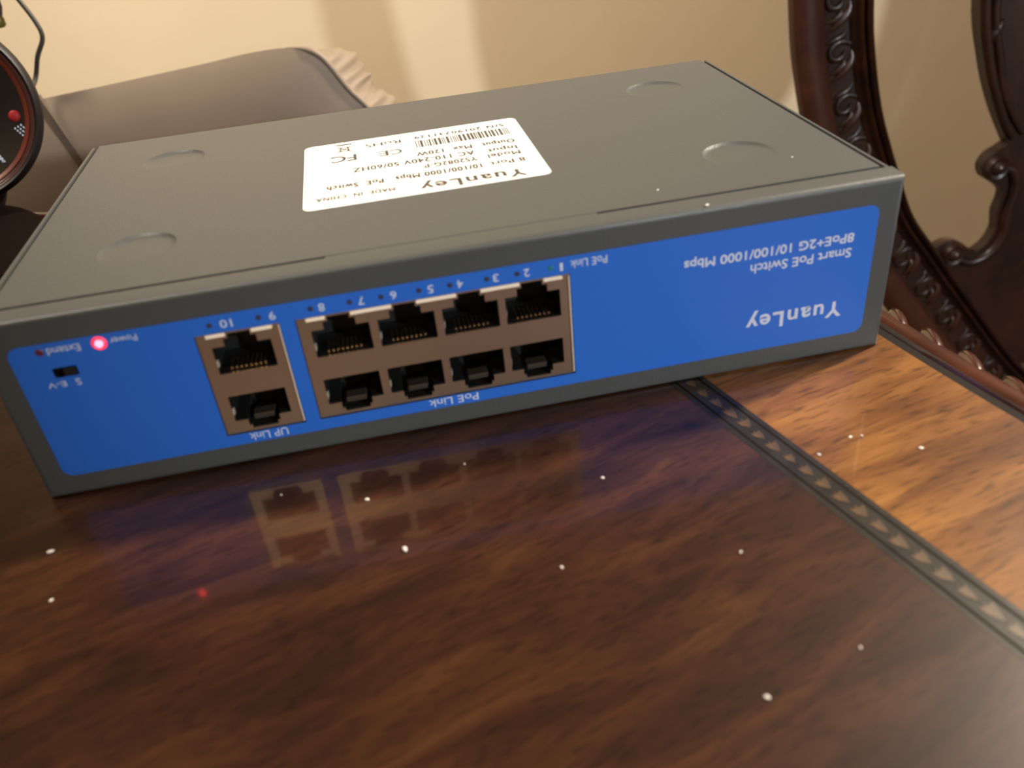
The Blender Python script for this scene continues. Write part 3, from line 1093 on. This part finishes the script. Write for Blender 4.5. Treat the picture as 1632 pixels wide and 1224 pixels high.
# rows of small pale print
for k in range(3):
    bm = bmesh.new()
    for j in range(7):
        a = Vector((0.0229 + 0.0012 * k, -0.0108 + 0.0004 * k)) + Vector((0.0006, -0.0010)).normalized() * (0.0011 * j)
        q = dface(a.x, a.y, 0.0004)
        box(bm, q.x - 0.0003, q.x + 0.0003, q.y - 0.0001, q.y + 0.0001, q.z - 0.00035, q.z + 0.00035)
    dpar(add('print_mark', bm, M['print']))
bm = bmesh.new()
for j in range(3):
    q = dface(0.0140 + 0.0004 * j, -0.0195 - 0.0010 * j, 0.0004)
    box(bm, q.x - 0.0006, q.x + 0.0006, q.y - 0.0001, q.y + 0.0001, q.z - 0.0004, q.z + 0.0004)
dpar(add('print_mark', bm, M['print']))
bm = bmesh.new()
tube(bm, catmull([(-0.070, 0.196, 0.020), (-0.0740, 0.193, 0.010), (-0.0800, 0.188, 0.004), (-0.085, 0.184, 0.0015)], 6), lambda u: 0.0125 - 0.003 * u, 16)
dpar(add('neck', bm, M['dev'], smooth=60))
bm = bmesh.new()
lathe(bm, [(0.0490, 0.0), (0.0500, 0.002), (0.0470, 0.0050), (0.0420, 0.006)], Matrix.Translation((-0.090, 0.160, 0.0001)), 40)  # foot disc widened and blackened to stand for table lying in shadow
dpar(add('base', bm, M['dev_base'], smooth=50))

# cable behind the device, with a plug on its other end
cab = tag(empty('power_cable', (-0.0726, 0.30, 0.03)), 'thin dark cable looping up beside the round device', 'cable')
def kpar(o):
    o.parent = cab
    o.matrix_parent_inverse = Matrix.Translation((0.0726, -0.30, -0.03))
    return o
bm = bmesh.new()
tube(bm, catmull([(-0.078, 0.212, 0.040), (-0.0775, 0.25, 0.030), (-0.0740, 0.285, 0.0255), (-0.0693, 0.30, 0.0311), (-0.0637, 0.30, 0.0420), (-0.0585, 0.30, 0.0499),
                  (-0.0590, 0.30, 0.0571), (-0.0626, 0.30, 0.067), (-0.0670, 0.30, 0.0765), (-0.0715, 0.30, 0.0800), (-0.0738, 0.30, 0.078), (-0.0742, 0.30, 0.072)], 8), 0.0011, 10)
kpar(add('cord', bm, M['cable'], smooth=180))
bm = bmesh.new()
lathe(bm, [(0.0012, 0.0735), (0.0030, 0.0725), (0.0036, 0.0690), (0.0034, 0.0650), (0.0022, 0.0615)], Matrix.Translation((-0.0742, 0.30, 0)), 20)
kpar(add('plug', bm, M['plug_brown'], smooth=60))
bm = bmesh.new()
lathe(bm, [(0.0020, 0.0618), (0.0026, 0.0605), (0.0026, 0.0575), (0.0016, 0.0565)], Matrix.Translation((-0.0745, 0.30, 0)), 20)
kpar(add('plug_tip', bm, M['olive'], smooth=60))

# ------------------------------------------------------------------ lint on the table and on the switch
lint_me = None
def lint(x, y, z, s, rz, label, group):
    global lint_me
    if lint_me is None:
        bm = bmesh.new()
        bmesh.ops.create_icosphere(bm, subdivisions=1, radius=1.0)
        for v in bm.verts:
            v.co *= random.uniform(0.75, 1.15)
        o = add('lint_speck', bm, M['lint'], smooth=180)
        lint_me = o.data
    else:
        o = bpy.data.objects.new('lint_speck', lint_me)
        COL.objects.link(o)
    o.scale = (s, s * 0.6, s * 0.35)
    o.location = (x, y, z + s * 0.30)
    o.rotation_euler = (0, 0, rz)
    tag(o, label, 'lint', group)
for x, y, s, lb in (
        (4.7, -18.3, 0.95, 'oblong pale lint speck on the table below the left corner of the switch'),
        (8.3, -32.9, 0.55, 'small pale lint speck near the left picture edge, lower of the two there'),
        (77.0, -38.5, 0.85, 'largest pale lint speck, on the table just below the port reflections'),
        (70.4, -21.2, 0.60, 'pale lint speck on the reflection of the large port block'),
        (120.2, -29.0, 0.45, 'pale lint speck on the dark veneer, right of the port reflections'),
        (92.4, -15.5, 0.40, 'faint lint speck between the switch and the port reflections'),
        (105.7, -51.7, 0.45, 'lone faint lint speck in the middle of the dark table top'),
        (130.1, -87.6, 0.60, 'round pale lint speck nearest the bottom edge of the picture'),
        (175.1, -31.6, 0.55, 'brighter lint speck of a close pair on the lighter veneer'),
        (177.6, -31.8, 0.35, 'fainter lint speck of a close pair on the lighter veneer'),
        (186.7, -39.4, 0.60, 'rightmost bright lint speck on the lighter veneer beyond the band'),
        (166.0, -35.1, 0.45, 'pale lint speck on the lighter veneer, beside the inlaid band'),
        (52.0, -14.0, 0.35, 'faint lint speck above the reflection of the small port block'),
        (148.7, -82.6, 0.35, 'tiny lint speck on the dark veneer, lower right below the band'),
        (139.0, -57.1, 0.40, 'tiny lint speck on the dark veneer, left of the band')):
    lint(x * K, y * K, 0.0, s * K, random.uniform(0, 3), lb, 'lint specks on the table')
for x, y, s, lb in ((153.8, 1.2, 0.6, 'bright speck on the front upper edge of the switch'),
                    (147.0, 13.9, 0.4, 'short pale speck on the switch top, near the front seam'),
                    (182.9, 20.7, 0.35, 'faint pale speck on the switch top, right of the near dimple')):
    lint(x * K, y * K, H_ * K, s * K, 0.4, lb, 'specks on the switch')
